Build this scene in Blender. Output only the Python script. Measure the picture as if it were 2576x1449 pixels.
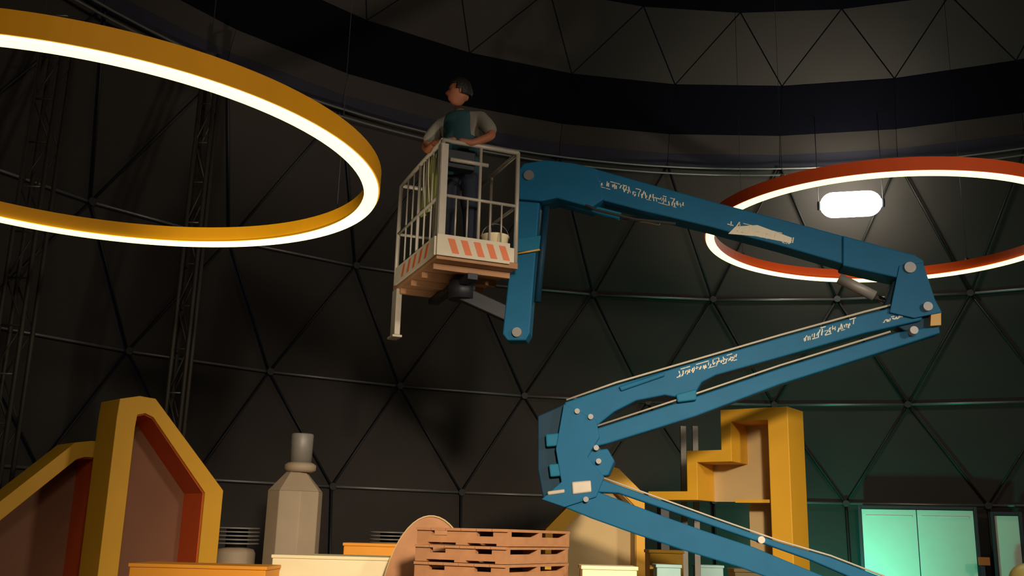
import bpy, bmesh, math, random
import numpy as np
from mathutils import Vector, Matrix

random.seed(7)
for o in list(bpy.data.objects):
    bpy.data.objects.remove(o, do_unlink=True)
S = bpy.context.scene
COL = S.collection

# ------------------------------------------------------------------ camera
FPX, CXP, CYP = 2500.0, 1288.0, 724.5
PITCH, ROLL = math.atan(621 / FPX), math.radians(1.5)
CAM = np.array([0.0, 0.0, 1.6])
_F = np.array([0, math.cos(PITCH), math.sin(PITCH)])
_R0 = np.array([1.0, 0, 0]); _U0 = np.array([0, -math.sin(PITCH), math.cos(PITCH)])
_R = _R0 * math.cos(ROLL) + _U0 * math.sin(ROLL)
_U = -_R0 * math.sin(ROLL) + _U0 * math.cos(ROLL)
cd = bpy.data.cameras.new('camera'); co = bpy.data.objects.new('camera', cd); COL.objects.link(co)
cd.sensor_width = 36.0; cd.lens = 36.0 * FPX / 2576.0; cd.clip_end = 200
M = Matrix(((_R[0], _U[0], -_F[0], CAM[0]), (_R[1], _U[1], -_F[1], CAM[1]), (_R[2], _U[2], -_F[2], CAM[2]), (0, 0, 0, 1)))
co.matrix_world = M
S.camera = co

# ------------------------------------------------------------------ world, room lights, exposure
W = bpy.data.worlds.new('world'); S.world = W; W.use_nodes = True
W.node_tree.nodes['Background'].inputs[0].default_value = (0.25, 0.35, 0.6, 1)
W.node_tree.nodes['Background'].inputs[1].default_value = 0.004
S.view_settings.view_transform = 'Standard'; S.view_settings.look = 'None'
S.view_settings.exposure = 0.0; S.view_settings.gamma = 1.0; S.view_settings.use_curve_mapping = False

def area(name, loc, target, size, power, col, spread=180):
    l = bpy.data.lights.new(name, 'AREA'); l.shape = 'DISK'; l.size = size; l.energy = power; l.color = col
    l.spread = math.radians(spread)
    o = bpy.data.objects.new(name, l); COL.objects.link(o); o.location = loc
    o.rotation_euler = (Vector(target) - Vector(loc)).to_track_quat('-Z', 'Y').to_euler()
    return o
# out-of-view work floodlights in the hall, plus uplights added under the rings
def spot(name, loc, target, size, blend, power, col, soft=.25):
    l = bpy.data.lights.new(name, 'SPOT'); l.spot_size = math.radians(size); l.spot_blend = blend; l.energy = power; l.color = col; l.shadow_soft_size = soft
    o = bpy.data.objects.new(name, l); COL.objects.link(o); o.location = loc
    o.rotation_euler = (Vector(target) - Vector(loc)).to_track_quat('-Z', 'Y').to_euler()
    return o
spot('work_light_key', (1.6, -2.2, 4.4), (0.9, 8.6, 0.25), 50, 1.0, 6400, (1.0, 0.80, 0.55), .35)
area('work_light_side', (6.8, 1.5, 5.0), (1.8, 9.5, 2.0), 1.0, 120, (1.0, 0.86, 0.66), 110)
spot('uplight_yellow_ring', (-2.2, 5.5, 0.9), (-2.1, 8.7, 4.15), 38, .9, 750, (1.0, 0.86, 0.60), .12)  # added unseen lamp, brightens the yellow band's far inner face
spot('uplight_red_ring', (4.9, 10.5, 1.0), (4.6, 13.7, 5.35), 42, .9, 800, (1.0, 0.86, 0.62), .12)  # likewise added out of view to brighten the red band inside
area('work_light_back', (1.0, -3.0, 6.0), (0.0, 9.0, 3.6), 1.5, 80, (1.0, 0.82, 0.62), 120)

# ------------------------------------------------------------------ pixel -> place helpers
def ray(x, y):
    return _F + _R * (x - CXP) / FPX - _U * (y - CYP) / FPX
def at(x, y, Y):
    d = ray(x, y); return Vector(CAM + d * (Y / d[1]))
def onz(x, y, z):
    d = ray(x, y); return Vector(CAM + d * ((z - CAM[2]) / d[2]))
class Plane:
    """vertical plane through p0 with horizontal direction u; n points away from the camera"""
    def __init__(s, p0, u):
        s.p0 = Vector(p0); s.u = Vector((u[0], u[1], 0)).normalized(); s.n = Vector((-s.u.y, s.u.x, 0))
        if s.n.y < 0: s.n = -s.n
    def px(s, x, y, off=0.0):
        d = Vector(ray(x, y)); c = Vector(CAM); n = s.n
        t = ((s.p0 + n * off - c).dot(n)) / d.dot(n)
        return c + d * t
    def uz(s, x, y, off=0.0):
        p = s.px(x, y, off); return (p - s.p0).dot(s.u), p.z
    def pt(s, u, z, off=0.0):
        q = s.p0 + s.u * u + s.n * off; return Vector((q.x, q.y, z))

# ------------------------------------------------------------------ materials (all procedural)
def mat(name, col, rough=0.55, metal=0.0, var=0.12, scale=6.0, bump=0.0, emit=None, estr=0.0, coat=0.0, spec=.5):
    m = bpy.data.materials.new(name); m.use_nodes = True
    nt = m.node_tree; b = nt.nodes['Principled BSDF']
    b.inputs['Roughness'].default_value = rough; b.inputs['Metallic'].default_value = metal
    b.inputs['Coat Weight'].default_value = coat; b.inputs['Specular IOR Level'].default_value = spec
    tc = nt.nodes.new('ShaderNodeTexCoord'); nz = nt.nodes.new('ShaderNodeTexNoise')
    nz.inputs['Scale'].default_value = scale; nz.inputs['Detail'].default_value = 5
    nt.links.new(tc.outputs['Object'], nz.inputs['Vector'])
    mx = nt.nodes.new('ShaderNodeMix'); mx.data_type = 'RGBA'
    mx.inputs[6].default_value = (*[c * (1 - var) for c in col], 1)
    mx.inputs[7].default_value = (*[min(1, c * (1 + var)) for c in col], 1)
    nt.links.new(nz.outputs['Fac'], mx.inputs[0]); nt.links.new(mx.outputs[2], b.inputs['Base Color'])
    if bump:
        bp = nt.nodes.new('ShaderNodeBump'); bp.inputs['Strength'].default_value = bump; bp.inputs['Distance'].default_value = 0.02
        nt.links.new(nz.outputs['Fac'], bp.inputs['Height']); nt.links.new(bp.outputs['Normal'], b.inputs['Normal'])
    if emit:
        b.inputs['Emission Color'].default_value = (*emit, 1); b.inputs['Emission Strength'].default_value = estr
    return m
m_mem = mat('dome_membrane', (0.028, 0.022, 0.022), 0.85, var=0.25, scale=1.3, bump=0.25)
m_black = mat('blackout_fabric', (0.0020, 0.0022, 0.0060), 1.0, spec=.1, var=0.2)
m_purple = mat('navy_fabric', (0.016, 0.016, 0.034), 0.9, var=0.2)
m_darkpipe = mat('dark_painted_pipe', (0.016, 0.016, 0.018), 0.55, 0.2)
m_steel = mat('galvanised_pipe', (0.20, 0.20, 0.21), 0.45, 0.6, var=0.15, scale=14)
m_truss = mat('black_truss_paint', (0.035, 0.028, 0.025), 0.6, 0.2)
m_floor = mat('concrete_floor', (0.16, 0.15, 0.14), 0.8, var=0.25, scale=2.5, bump=0.2)
m_blue = mat('blue_paint', (0.0015, 0.100, 0.225), 0.6, var=0.14, scale=5, spec=.25)
m_blue_shade = mat('blue_paint_shaded', (0.002, 0.030, 0.065), 0.6, spec=.25)  # shaded copy of the blue paint, shadow put into the colour
m_blue2 = mat('blue_paint_light', (0.004, 0.130, 0.250), 0.6, spec=.25, var=0.12)
m_dark = mat('dark_metal', (0.018, 0.022, 0.032), 0.5, 0.3)
m_grey = mat('light_grey_metal', (0.44, 0.40, 0.35), 0.45, 0.15, var=0.15, scale=9)
m_chrome = mat('chrome_rod', (0.45, 0.45, 0.46), 0.2, 1.0, var=0.05)
m_letter = mat('white_lettering', (0.62, 0.58, 0.48), 0.6, var=0.08)
m_hose = mat('pale_hose', (0.42, 0.38, 0.32), 0.5)
m_amber = mat('amber_reflector', (0.50, 0.28, 0.06), 0.35)
m_rubber = mat('black_rubber', (0.02, 0.02, 0.02), 0.85)
m_ply = mat('brown_plywood', (0.36, 0.19, 0.10), 0.7, var=0.3, scale=4)
m_white = mat('white_board', (0.62, 0.56, 0.46), 0.6)
m_orange = mat('orange_stripe', (0.68, 0.17, 0.06), 0.55)
m_yel = mat('yellow_paint', (0.66, 0.345, 0.018), 0.6, var=0.08, scale=2.5)
m_org = mat('orange_yellow_paint', (0.80, 0.32, 0.02), 0.6, var=0.06)
m_red = mat('red_lining', (0.58, 0.085, 0.014), 0.6, var=0.1)
m_brown = mat('brown_panel', (0.20, 0.085, 0.045), 0.75, var=0.2, scale=2)
m_beige = mat('beige_panel', (0.52, 0.38, 0.19), 0.7, var=0.10, scale=1.6)
m_cream = mat('cream_paint', (0.86, 0.76, 0.50), 0.6, var=0.04)
m_bottle = mat('taupe_paint', (0.34, 0.27, 0.20), 0.65, var=0.1)
m_louv = mat('grey_louvre', (0.24, 0.23, 0.22), 0.5, 0.2)
m_wood = mat('reddish_brown_wood', (0.42, 0.20, 0.095), 0.7, var=0.28, scale=7, bump=0.15)
m_door = mat('white_door', (0.70, 0.70, 0.64), 0.5, var=0.05)
m_ringY = mat('yellow_ring_band', (0.74, 0.33, 0.006), 0.6, var=0.06, spec=.2)
m_ringR = mat('red_ring_band', (0.66, 0.085, 0.016), 0.6, var=0.06, spec=.2)
LEDC = (1.0, 0.93, 0.36)
m_led = mat('led_diffuser', (0.8, 0.8, 0.7), 0.4, emit=LEDC, estr=2.4)
m_flood = mat('flood_lens', (0.8, 0.8, 0.7), 0.4, emit=(1.0, 0.97, 0.75), estr=30)
m_teal = mat('teal_lens', (0.2, 0.8, 0.7), 0.4, emit=(0.05, 1.0, 0.7), estr=3.0)
m_skin = mat('skin', (0.34, 0.115, 0.060), 0.55, var=0.1)
m_hair = mat('dark_hair', (0.010, 0.008, 0.008), 0.6, bump=0.5, scale=40)
m_shirt = mat('grey_shirt', (0.20, 0.185, 0.165), 0.85, var=0.12, scale=12, bump=0.2)
m_vest = mat('dark_teal_vest', (0.010, 0.055, 0.070), 0.8, var=0.15, scale=10, bump=0.2)
m_jean = mat('navy_trousers', (0.014, 0.020, 0.042), 0.85, bump=0.2)
m_hivis = mat('yellow_green_fabric', (0.20, 0.22, 0.045), 0.8, var=0.15)
m_teal_lit = mat('pale_board_teal_lit', (0.40, 0.66, 0.68), 0.6)  # teal lamp light put into the base colour of the pale boxes
m_pale = mat('pale_yellow_plastic', (0.72, 0.58, 0.20), 0.4)

# ------------------------------------------------------------------ mesh helpers
class MB:
    def __init__(s): s.v = []; s.f = []; s.sm = []
    def add(s, vs, fs, smooth=False):
        k = len(s.v); s.v += [tuple(v) for v in vs]; s.f += [tuple(i + k for i in f) for f in fs]; s.sm += [smooth] * len(fs); return s
    def hexa(s, b, t):
        return s.add(list(b) + list(t), [(0, 3, 2, 1), (4, 5, 6, 7), (0, 1, 5, 4), (1, 2, 6, 5), (2, 3, 7, 6), (3, 0, 4, 7)])
    def box(s, c, sz, rz=0.0):
        cs, sn = math.cos(rz), math.sin(rz); c = Vector(c); P = []
        for dz in (-1, 1):
            for dx, dy in ((-1, -1), (1, -1), (1, 1), (-1, 1)):
                x, y = dx * sz[0] / 2, dy * sz[1] / 2
                P.append((c.x + x * cs - y * sn, c.y + x * sn + y * cs, c.z + dz * sz[2] / 2))
        return s.hexa(P[:4], P[4:])
    def beam(s, p, q, w, h, up=(0, 0, 1)):
        p, q = Vector(p), Vector(q); d = (q - p).normalized(); a = d.cross(Vector(up))
        if a.length < 1e-4: a = d.cross(Vector((1, 0, 0)))
        a.normalize(); b = a.cross(d)
        def sq(o): return [o + a * w / 2 * i + b * h / 2 * j for i, j in ((-1, -1), (1, -1), (1, 1), (-1, 1))]
        return s.hexa(sq(p), sq(q))
    def tube(s, pts, r, n=10, cap=True):
        pts = [Vector(p) for p in pts]; rs = r if isinstance(r, (list, tuple)) else [r] * len(pts); rings = []
        for i, p in enumerate(pts):
            d = (pts[min(i + 1, len(pts) - 1)] - pts[max(i - 1, 0)]).normalized()
            a = d.cross(Vector((0, 0, 1)))
            if a.length < 1e-3: a = d.cross(Vector((1, 0, 0)))
            a.normalize(); b = a.cross(d)
            rings.append([p + (a * math.cos(2 * math.pi * k / n) + b * math.sin(2 * math.pi * k / n)) * rs[i] for k in range(n)])
        vs = [v for rg in rings for v in rg]; fs = []
        for i in range(len(pts) - 1):
            for k in range(n):
                fs.append((i * n + k, i * n + (k + 1) % n, (i + 1) * n + (k + 1) % n, (i + 1) * n + k))
        s.add(vs, fs, True)
        if cap:
            s.add(rings[0], [tuple(range(n))[::-1]]); s.add(rings[-1], [tuple(range(n))])
        return s
    def prism(s, poly, vec):
        poly = [Vector(p) for p in poly]; n = len(poly); vec = Vector(vec)
        fs = [tuple(range(n)), tuple(range(2 * n - 1, n - 1, -1))] + [(i, i + n, (i + 1) % n + n, (i + 1) % n) for i in range(n)]
        return s.add(poly + [p + vec for p in poly], fs)
    def ringprism(s, out, inn, vec, closed=True):
        out = [Vector(p) for p in out]; inn = [Vector(p) for p in inn]; vec = Vector(vec); n = len(out)
        vs = out + inn + [p + vec for p in out] + [p + vec for p in inn]; fs = []
        for i in range(n if closed else n - 1):
            j = (i + 1) % n
            fs += [(i, j, n + j, n + i), (2 * n + i, 3 * n + i, 3 * n + j, 2 * n + j), (i, 2 * n + i, 2 * n + j, j), (n + i, n + j, 3 * n + j, 3 * n + i)]
        if not closed:
            for i in (0, n - 1): fs.append((i, n + i, 3 * n + i, 2 * n + i))
        return s.add(vs, fs)
    def lathe(s, c, prof, n=24, smooth=True, a0=0.0):
        c = Vector(c); vs = []; fs = []
        for r, z in prof:
            for k in range(n):
                a = a0 + 2 * math.pi * k / n; vs.append((c.x + r * math.cos(a), c.y + r * math.sin(a), c.z + z))
        for i in range(len(prof) - 1):
            for k in range(n):
                fs.append((i * n + k, i * n + (k + 1) % n, (i + 1) * n + (k + 1) % n, (i + 1) * n + k))
        s.add(vs, fs, smooth)
        m = len(prof) - 1
        s.add(vs[:n], [tuple(range(n))[::-1]]); s.add(vs[m * n:], [tuple(range(n))])
        return s
    def mesh(s, name, m):
        me = bpy.data.meshes.new(name); me.from_pydata(s.v, [], s.f); me.polygons.foreach_set('use_smooth', s.sm)
        me.materials.append(m)
        bm = bmesh.new(); bm.from_mesh(me); bmesh.ops.remove_doubles(bm, verts=bm.verts, dist=1e-5)
        bmesh.ops.recalc_face_normals(bm, faces=bm.faces); bm.to_mesh(me); bm.free(); me.update()
        return me
    def build(s, name, m, parent=None, bevel=0.0, label=None):
        o = bpy.data.objects.new(name, s.mesh(name, m)); COL.objects.link(o)
        if parent: link(o, parent)
        if bevel:
            b = o.modifiers.new('bevel', 'BEVEL'); b.width = bevel; b.segments = 2; b.limit_method = 'ANGLE'
        if label: o['label'] = label
        return o
WLOC = {}
def link(o, parent):
    """parent in place; parents are placed by location only and every mesh part sits at its world coordinates"""
    o.parent = parent
    o.matrix_parent_inverse = Matrix.Translation(-WLOC.get(parent.name, Vector((0, 0, 0))))
def empty(name, loc):
    o = bpy.data.objects.new(name, None); COL.objects.link(o); o.location = Vector(loc); o.empty_display_size = 0.2
    WLOC[o.name] = Vector(loc); return o
def tag(o, label, cat, group=None):
    o['label'] = label; o['category'] = cat
    if group: o['group'] = group
    return o
def struct(o): o['kind'] = 'structure'; return o

# ================================================================== STRUCTURE: floor and geodesic dome
AX, AY = 3.18, 6.06
NSEG = 32; STEP = 360 / NSEG
def dp(r, deg, z):
    a = math.radians(deg); return Vector((AX + r * math.sin(a), AY + r * math.cos(a), z))
RG = {'o': (10.7, 0.0), 'a': (10.95, 2.24), 'b': (11.1, 3.88), 'c': (10.6, 5.61), 'd': (9.35, 7.55), 'v': (9.30, 7.76), 'e': (9.2, 8.06), 'f': (8.75, 8.73), 'g': (7.65, 9.44)}
PH = {'o': 1.5, 'a': 1.5, 'b': 1.5 + STEP / 2, 'c': 1.5, 'd': 1.5 + STEP / 2, 'e': 1.5 + STEP / 2, 'v': 1.5 + STEP / 2, 'f': 1.5 + STEP / 2, 'g': 1.5}
struct(MB().lathe((AX, AY, -0.1), [(11.2, 0), (11.2, 0.1)], 64, False).build('floor', m_floor))
wall = struct(empty('wall_dome', (AX, AY, 0))); ceil = struct(empty('ceiling', (AX, AY, 7.6)))
def inset(pts, k):
    c = sum((Vector(p) for p in pts), Vector()) / len(pts)
    return [p + (c - p).normalized() * k for p in pts]
def panel(pts, m, parent, name, k=0.03):
    pts = inset(pts, k); c = sum(pts, Vector()) / len(pts)
    out = Vector((c.x - AX, c.y - AY, (c.z - 3) * 0.9)).normalized()
    mid = c + out * 0.03
    mb = MB().prism(pts, out * 0.02)
    return mb.build(name, m, parent)
rest = MB()
def vis(deg):
    d = (deg + 180) % 360 - 180; return -86 <= d <= 54
def band(lo, hi, m, parent, name, gap=.03):
    rl, zl = RG[lo]; rh, zh = RG[hi]
    same = abs(PH[lo] - PH[hi]) < 0.1
    for k in range(NSEG):
        a = PH[lo] + k * STEP; l0, l1 = dp(rl, a, zl), dp(rl, a + STEP, zl)
        if same:
            quads = [[l0, l1, dp(rh, a + STEP, zh), dp(rh, a, zh)]]
        else:
            off = (PH[hi] - PH[lo])
            h0 = dp(rh, a + (off if off > 0 else off + STEP), zh); h1 = dp(rh, a + (off if off > 0 else off + STEP) + STEP, zh)
            quads = [[l0, l1, h0], [l1, h1, h0]]
        for q in quads:
            if vis(a + STEP / 2): panel(q, m, parent, name, gap)
            else: rest.add(q, [tuple(range(len(q)))])
band('o', 'a', m_mem, wall, 'membrane_panel'); band('a', 'b', m_mem, wall, 'membrane_panel')
band('b', 'c', m_mem, wall, 'membrane_panel'); band('c', 'd', m_mem, wall, 'membrane_panel')
band('d', 'v', m_purple, ceil, 'valance_panel', .004); band('v', 'e', m_mem, ceil, 'membrane_panel', .004); band('e', 'f', m_black, ceil, 'blackout_panel', .004); band('f', 'g', m_mem, ceil, 'membrane_panel', .02)
prof = [(7.65, 9.44), (6.2, 10.3), (4.4, 10.95), (2.2, 11.3), (0.3, 11.4)]
mb = MB()
for (r0, z0), (r1, z1) in zip(prof[:-1], prof[1:]):
    for k in range(NSEG):
        a = PH['g'] + k * STEP; mb.add([dp(r0, a, z0), dp(r0, a + STEP, z0), dp(r1, a + STEP, z1), dp(r1, a, z1)], [(0, 1, 2, 3)])
mb.build('dome_cap', m_black, ceil)
struct(rest.build('wall_behind', m_mem))
# pipes of the frame
def strut(p, q, r, m=None, parent=wall, name='strut'):
    ins = lambda v: v + (Vector((AX, AY, v.z)) - v).normalized() * 0.05
    MB().tube([ins(p), ins(q)], r, 8).build(name, m or m_steel, parent)
for k in range(NSEG):
    for lv, hv in (('a', 'b'), ('b', 'c'), ('c', 'd')):
        a = PH[lv] + k * STEP
        if not vis(a): continue
        rl, zl = RG[lv]; rh, zh = RG[hv]
        strut(dp(rl, a, zl), dp(rl, a + STEP, zl), 0.022)
        off = STEP / 2
        strut(dp(rl, a, zl), dp(rh, a + off, zh), 0.016, m_darkpipe); strut(dp(rl, a, zl), dp(rh, a - off, zh), 0.016, m_darkpipe)
        h = dp(rl - 0.06, a, zl)
        MB().tube([h, dp(rl - 0.10, a, zl)], 0.055, 12).build('hub_plate', m_darkpipe, wall)
    a = PH['o'] + k * STEP
    if vis(a): strut(dp(*RG['o'][:1], a, 0), dp(RG['a'][0], a, RG['a'][1]), 0.02, m_darkpipe)
for r, z, rad in ((9.22, 7.50, 0.018), (9.25, 7.40, 0.018)):
    mb = MB(); pts = [dp(r, -90 + i * 3, z) for i in range(51)]
    mb.tube(pts, rad, 8); mb.build('ring_pipe', m_steel, wall)

# doors in the dome skirt
def doorway(name, pxl, pxr, ytop, seam=True, Y=None, m=m_door):
    pl, pr = at(pxl, ytop, Y), at(pxr, ytop, Y)
    # wall direction: tangent of the dome there
    cx_, cy_ = (pl.x + pr.x) / 2 - AX, (pl.y + pr.y) / 2 - AY
    rr = math.hypot(cx_, cy_); R = 10.45; cen = Vector((AX + cx_ / rr * R, AY + cy_ / rr * R, 0))
    tn = Vector((cy_, -cx_, 0)).normalized(); nn = Vector((cx_, cy_, 0)).normalized()
    def hit(px):
        d = Vector(ray(px, ytop)); c = Vector(CAM); t = (cen - c).dot(nn) / d.dot(nn); return c + d * t
    a, b = hit(pxl), hit(pxr); zt = (a.z + b.z) / 2; ua, ub = (a - cen).dot(tn), (b - cen).dot(tn)
    e = struct(empty(name, (cen.x, cen.y, 0)))
    P = lambda u, z, o: cen + tn * u + nn * o + Vector((0, 0, z))
    def slab(u0, u1, z0, z1, o0, o1, nm, mm, par=e, bev=0.004):
        return MB().hexa([P(u0, z0, o0), P(u1, z0, o0), P(u1, z0, o1), P(u0, z0, o1)], [P(u0, z1, o0), P(u1, z1, o0), P(u1, z1, o1), P(u0, z1, o1)]).build(nm, mm, par, bev)
    f = 0.05
    slab(ua - f, ua, 0, zt + f, -0.03, 0.10, 'door_frame', m_dark); slab(ub, ub + f, 0, zt + f, -0.03, 0.10, 'door_frame', m_dark)
    slab(ua, ub, zt, zt + f, -0.03, 0.10, 'door_frame', m_dark)
    um = (ua + ub) / 2
    spans = [(ua + .005, um - .006), (um + .006, ub - .005)] if seam else [(ua + .005, ub - .005)]
    for i, (u0, u1) in enumerate(spans):
        lf = slab(u0, u1, 0.01, zt - .01, 0, 0.045, 'door_leaf', m)
        if seam:
            slab(u0 + .06, u1 - .06, zt - .13, zt - .10, -0.012, 0, 'top_rail', m, lf)
            k = MB().tube([P(u0 + .12, 1.05, -.06), P(u1 - .12, 1.05, -.06)], .018, 10)
            k.tube([P(u0 + .15, 1.05, -.06), P(u0 + .15, 1.05, 0)], .014, 8).tube([P(u1 - .15, 1.05, -.06), P(u1 - .15, 1.05, 0)], .014, 8)
            k.build('push_bar', m_chrome, lf)
    return e
doorway('door_1', 2166, 2448, 1281, True, 15.5)
doorway('door_2', 2500, 2562, 1296, False, 14.8)

# truss towers
def truss(px, py, Y, ztop, w, label, zbot=0.0):
    c = at(px, py, Y); e = empty('truss_tower', (c.x, c.y, zbot)); tag(e, label, 'truss')
    for sx in (-1, 1):
        for sy in (-1, 1):
            MB().tube([(c.x + sx * w / 2, c.y + sy * w / 2, zbot + .02), (c.x + sx * w / 2, c.y + sy * w / 2, ztop)], .025, 8).build('chord', m_truss, e)
    n = int((ztop - zbot) / .5)
    for i in range(n):
        z0, z1 = zbot + .05 + i * .5, zbot + .05 + (i + 1) * .5
        s = -1 if i % 2 else 1
        MB().tube([(c.x - s * w / 2, c.y - w / 2, z0), (c.x + s * w / 2, c.y - w / 2, z1)], .010, 6).build('brace', m_truss, e)
        MB().tube([(c.x - w / 2, c.y - w / 2, z1), (c.x + w / 2, c.y - w / 2, z1)], .010, 6).build('rung', m_steel if i % 4 == 1 else m_truss, e)
        MB().tube([(c.x - s * w / 2, c.y + w / 2, z0), (c.x + s * w / 2, c.y + w / 2, z1)], .010, 6).build('brace', m_truss, e)
    MB().box((c.x, c.y, zbot + .012), (w + .25, w + .25, .024)).build('base_plate', m_truss, e, .004)
    return e
truss(98, 440, 10.1, 7.0, 0.24, 'dark box truss tower beside the half gable house shapes, warm lit low down')
truss(506, 440, 11.2, 7.2, 0.17, 'slimmer dark truss tower standing behind the tall yellow framed house shape')

# ================================================================== RING LIGHTS
def ring_light(c, tilt, R, h, w, mband, label, zceil):
    c = Vector(c); e = empty('ring_light', c); tag(e, label, 'ring light')
    n = Vector((tilt[0], tilt[1], 1)).normalized(); ax = Vector((1, 0, 0)); ax = (ax - n * ax.dot(n)).normalized(); ay = n.cross(ax)
    K = 128
    def loop(r, z): return [c + (ax * math.cos(2 * math.pi * i / K) + ay * math.sin(2 * math.pi * i / K)) * r + n * z for i in range(K)]
    def rev(profile, name, m):
        vs = []; fs = []; L = len(profile)
        for r, z in profile: vs += loop(r, z)
        for j in range(L):
            j2 = (j + 1) % L
            for i in range(K): fs.append((j * K + i, j * K + (i + 1) % K, j2 * K + (i + 1) % K, j2 * K + i))
        mb = MB(); mb.add(vs, fs, False); o = mb.build(name, m, e)
        return o
    ri, ro = R - w / 2, R + w / 2
    rev([(ri, 0.012), (ri, h), (ro, h), (ro, 0.0), (ro - .012, 0.0), (ro - .012, .012)], 'band', mband)
    rev([(ri - .022, -0.022), (ri - .022, 0.002), (ri + .02, 0.010), (ro - .013, 0.010), (ro - .013, -0.022)], 'diffuser', m_led)
    for k in range(4):
        a = math.radians(40 + 90 * k)
        p = c + (ax * math.cos(a) + ay * math.sin(a)) * R + n * h
        q = Vector((p.x, p.y, zceil(p)))
        MB().tube([p, q], .003, 5).build('suspension_cable', m_dark, e)
        MB().box(p + Vector((0, 0, .015)), (.04, .04, .03)).build('cable_clip', m_dark, e)
    return e
def zdome(p):
    r = math.hypot(p.x - AX, p.y - AY)
    pr = [RG['b'], RG['c'], RG['d'], RG['e'], RG['f'], RG['g']] + prof[1:]
    for (r0, z0), (r1, z1) in zip(pr[:-1], pr[1:]):
        if r1 <= r <= r0: return z0 + (z1 - z0) * (r0 - r) / (r0 - r1 + 1e-6) - .05
    return 11.3
ring_light((-3.101, 6.826, 4.122), (.019, -.015), 2.058, .145, .095, m_ringY, 'large yellow hanging ring light with glowing white underside, nearest the worker basket', zdome)
ring_light((4.559, 11.647, 5.288), (.022, .009), 2.126, .145, .095, m_ringR, 'large red hanging ring light with glowing white underside, behind the blue boom', zdome)

# glowing work lamp on the far side, hung close to the membrane
fc = at(2140, 514, 14.75)
e = tag(empty('balloon_lamp', fc), 'bright oblong glowing work lamp hanging behind the red ring light', 'lamp')
fr = Vector((1, -.25, 0)).normalized()
npr = 14; half, rad = .46, .20
mb = MB(); mb.tube([fc + fr * (-(half - rad) - rad * math.cos(t)) for t in np.linspace(0.02, math.pi / 2, 7)] + [fc + fr * ((half - rad) + rad * math.sin(t)) for t in np.linspace(0, math.pi / 2 - .02, 7)],
        [rad * math.sin(t) for t in np.linspace(0.02, math.pi / 2, 7)] + [rad * math.cos(t) for t in np.linspace(0, math.pi / 2 - .02, 7)], 24)
mb.build('diffuser', m_flood, e)
for sx in (-1, 1): MB().tube([fc + fr * sx * (half - .01), fc + fr * sx * (half + .04)], .07, 14).build('end_cap', m_dark, e)
fy = zdome(fc)
for sx in (-1, 1):
    q = fc + fr * sx * (half + .02); MB().tube([q, Vector((q.x, q.y, fy - .12))], .006, 6).build('suspension_cable', m_dark, e)

# teal stage light on the floor behind the set
tl = at(2085, 1500, 14.75); tl.z = 0.62
e = tag(empty('stage_light', (tl.x, tl.y, 0)), 'teal stage light on a floor stand between the stepped frame and the doors', 'stage light')
MB().tube([(tl.x, tl.y, 0.02), (tl.x, tl.y, .5)], .02, 8).build('stand_pole', m_dark, e)
MB().lathe((tl.x, tl.y, 0), [(.2, 0), (.2, .02), (.05, .035)], 20).build('stand_base', m_dark, e)
td = Vector((.25, .75, .55)).normalized()
MB().tube([tl - td * .12, tl + td * .10], [.085, .11], 16).build('housing', m_dark, e)
MB().tube([tl + td * .10, tl + td * .108], .10, 16).build('lens', m_teal, e)
l = bpy.data.lights.new('teal_lamp', 'SPOT'); l.energy = 190; l.color = (.03, 1.0, .60); l.spot_size = math.radians(170); l.spot_blend = .8; l.shadow_soft_size = .09
lo = bpy.data.objects.new('teal_lamp', l); COL.objects.link(lo); lo.location = tl + td * .2; lo.rotation_euler = td.to_track_quat('-Z', 'Y').to_euler()
link(lo, e)

# ================================================================== BOOM LIFT
BP = Plane((.2, 9.1, 0), (3.4, -.55))
base = BP.px(2400, 1640)
lift = tag(empty('boom_lift', (base.x, base.y, 0)), 'blue articulated boom lift with a grey worker basket, arms folded in a zigzag', 'boom lift')
def arm(poly, off, th, name, m=m_blue, parent=None, bevel=.012):
    return MB().prism([BP.px(x, y, off) for x, y in poly], BP.n * th).build(name, m, parent or lift, bevel)
def pin(x, y, off, r, ln, name='pivot_pin', m=m_steel, parent=None):
    p = BP.px(x, y, off); return MB().tube([p, p + BP.n * ln], r, 14).build(name, m, parent or lift)
# upper boom
ub = arm([(1420, 413), (1450, 411), (1784, 504), (2040, 571), (2302, 642), (2320, 656), (2312, 706), (2135, 668), (1960, 617), (1784, 570), (1619, 531), (1470, 492), (1420, 480)], 0, .24, 'upper_boom')
arm([(1300, 432), (1318, 410), (1372, 402), (1440, 409), (1500, 424), (1520, 500), (1488, 522), (1400, 498), (1362, 506), (1296, 500)], -.03, .30, 'boom_nose')
arm([(2120, 592), (2302, 641), (2325, 656), (2316, 712), (2120, 668)], -.02, .28, 'boom_sleeve')
pin(1330, 440, -.05, .05, .34); pin(2290, 672, -.05, .05, .34)
# cylinder below the nose
MB().tube([BP.px(1432, 512, .1), BP.px(1560, 545, .1)], .04, 12).build('levelling_cylinder', m_blue2, lift)
MB().tube([BP.px(1560, 545, .1), BP.px(1660, 562, .1)], .022, 10).build('cylinder_rod', m_chrome, lift)
MB().tube([BP.px(1440, 500, .0), BP.px(1500, 528, -.03), BP.px(1600, 552, -.02), BP.px(1700, 563, .0)], .014, 8).build('hose', m_rubber, lift)
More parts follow.
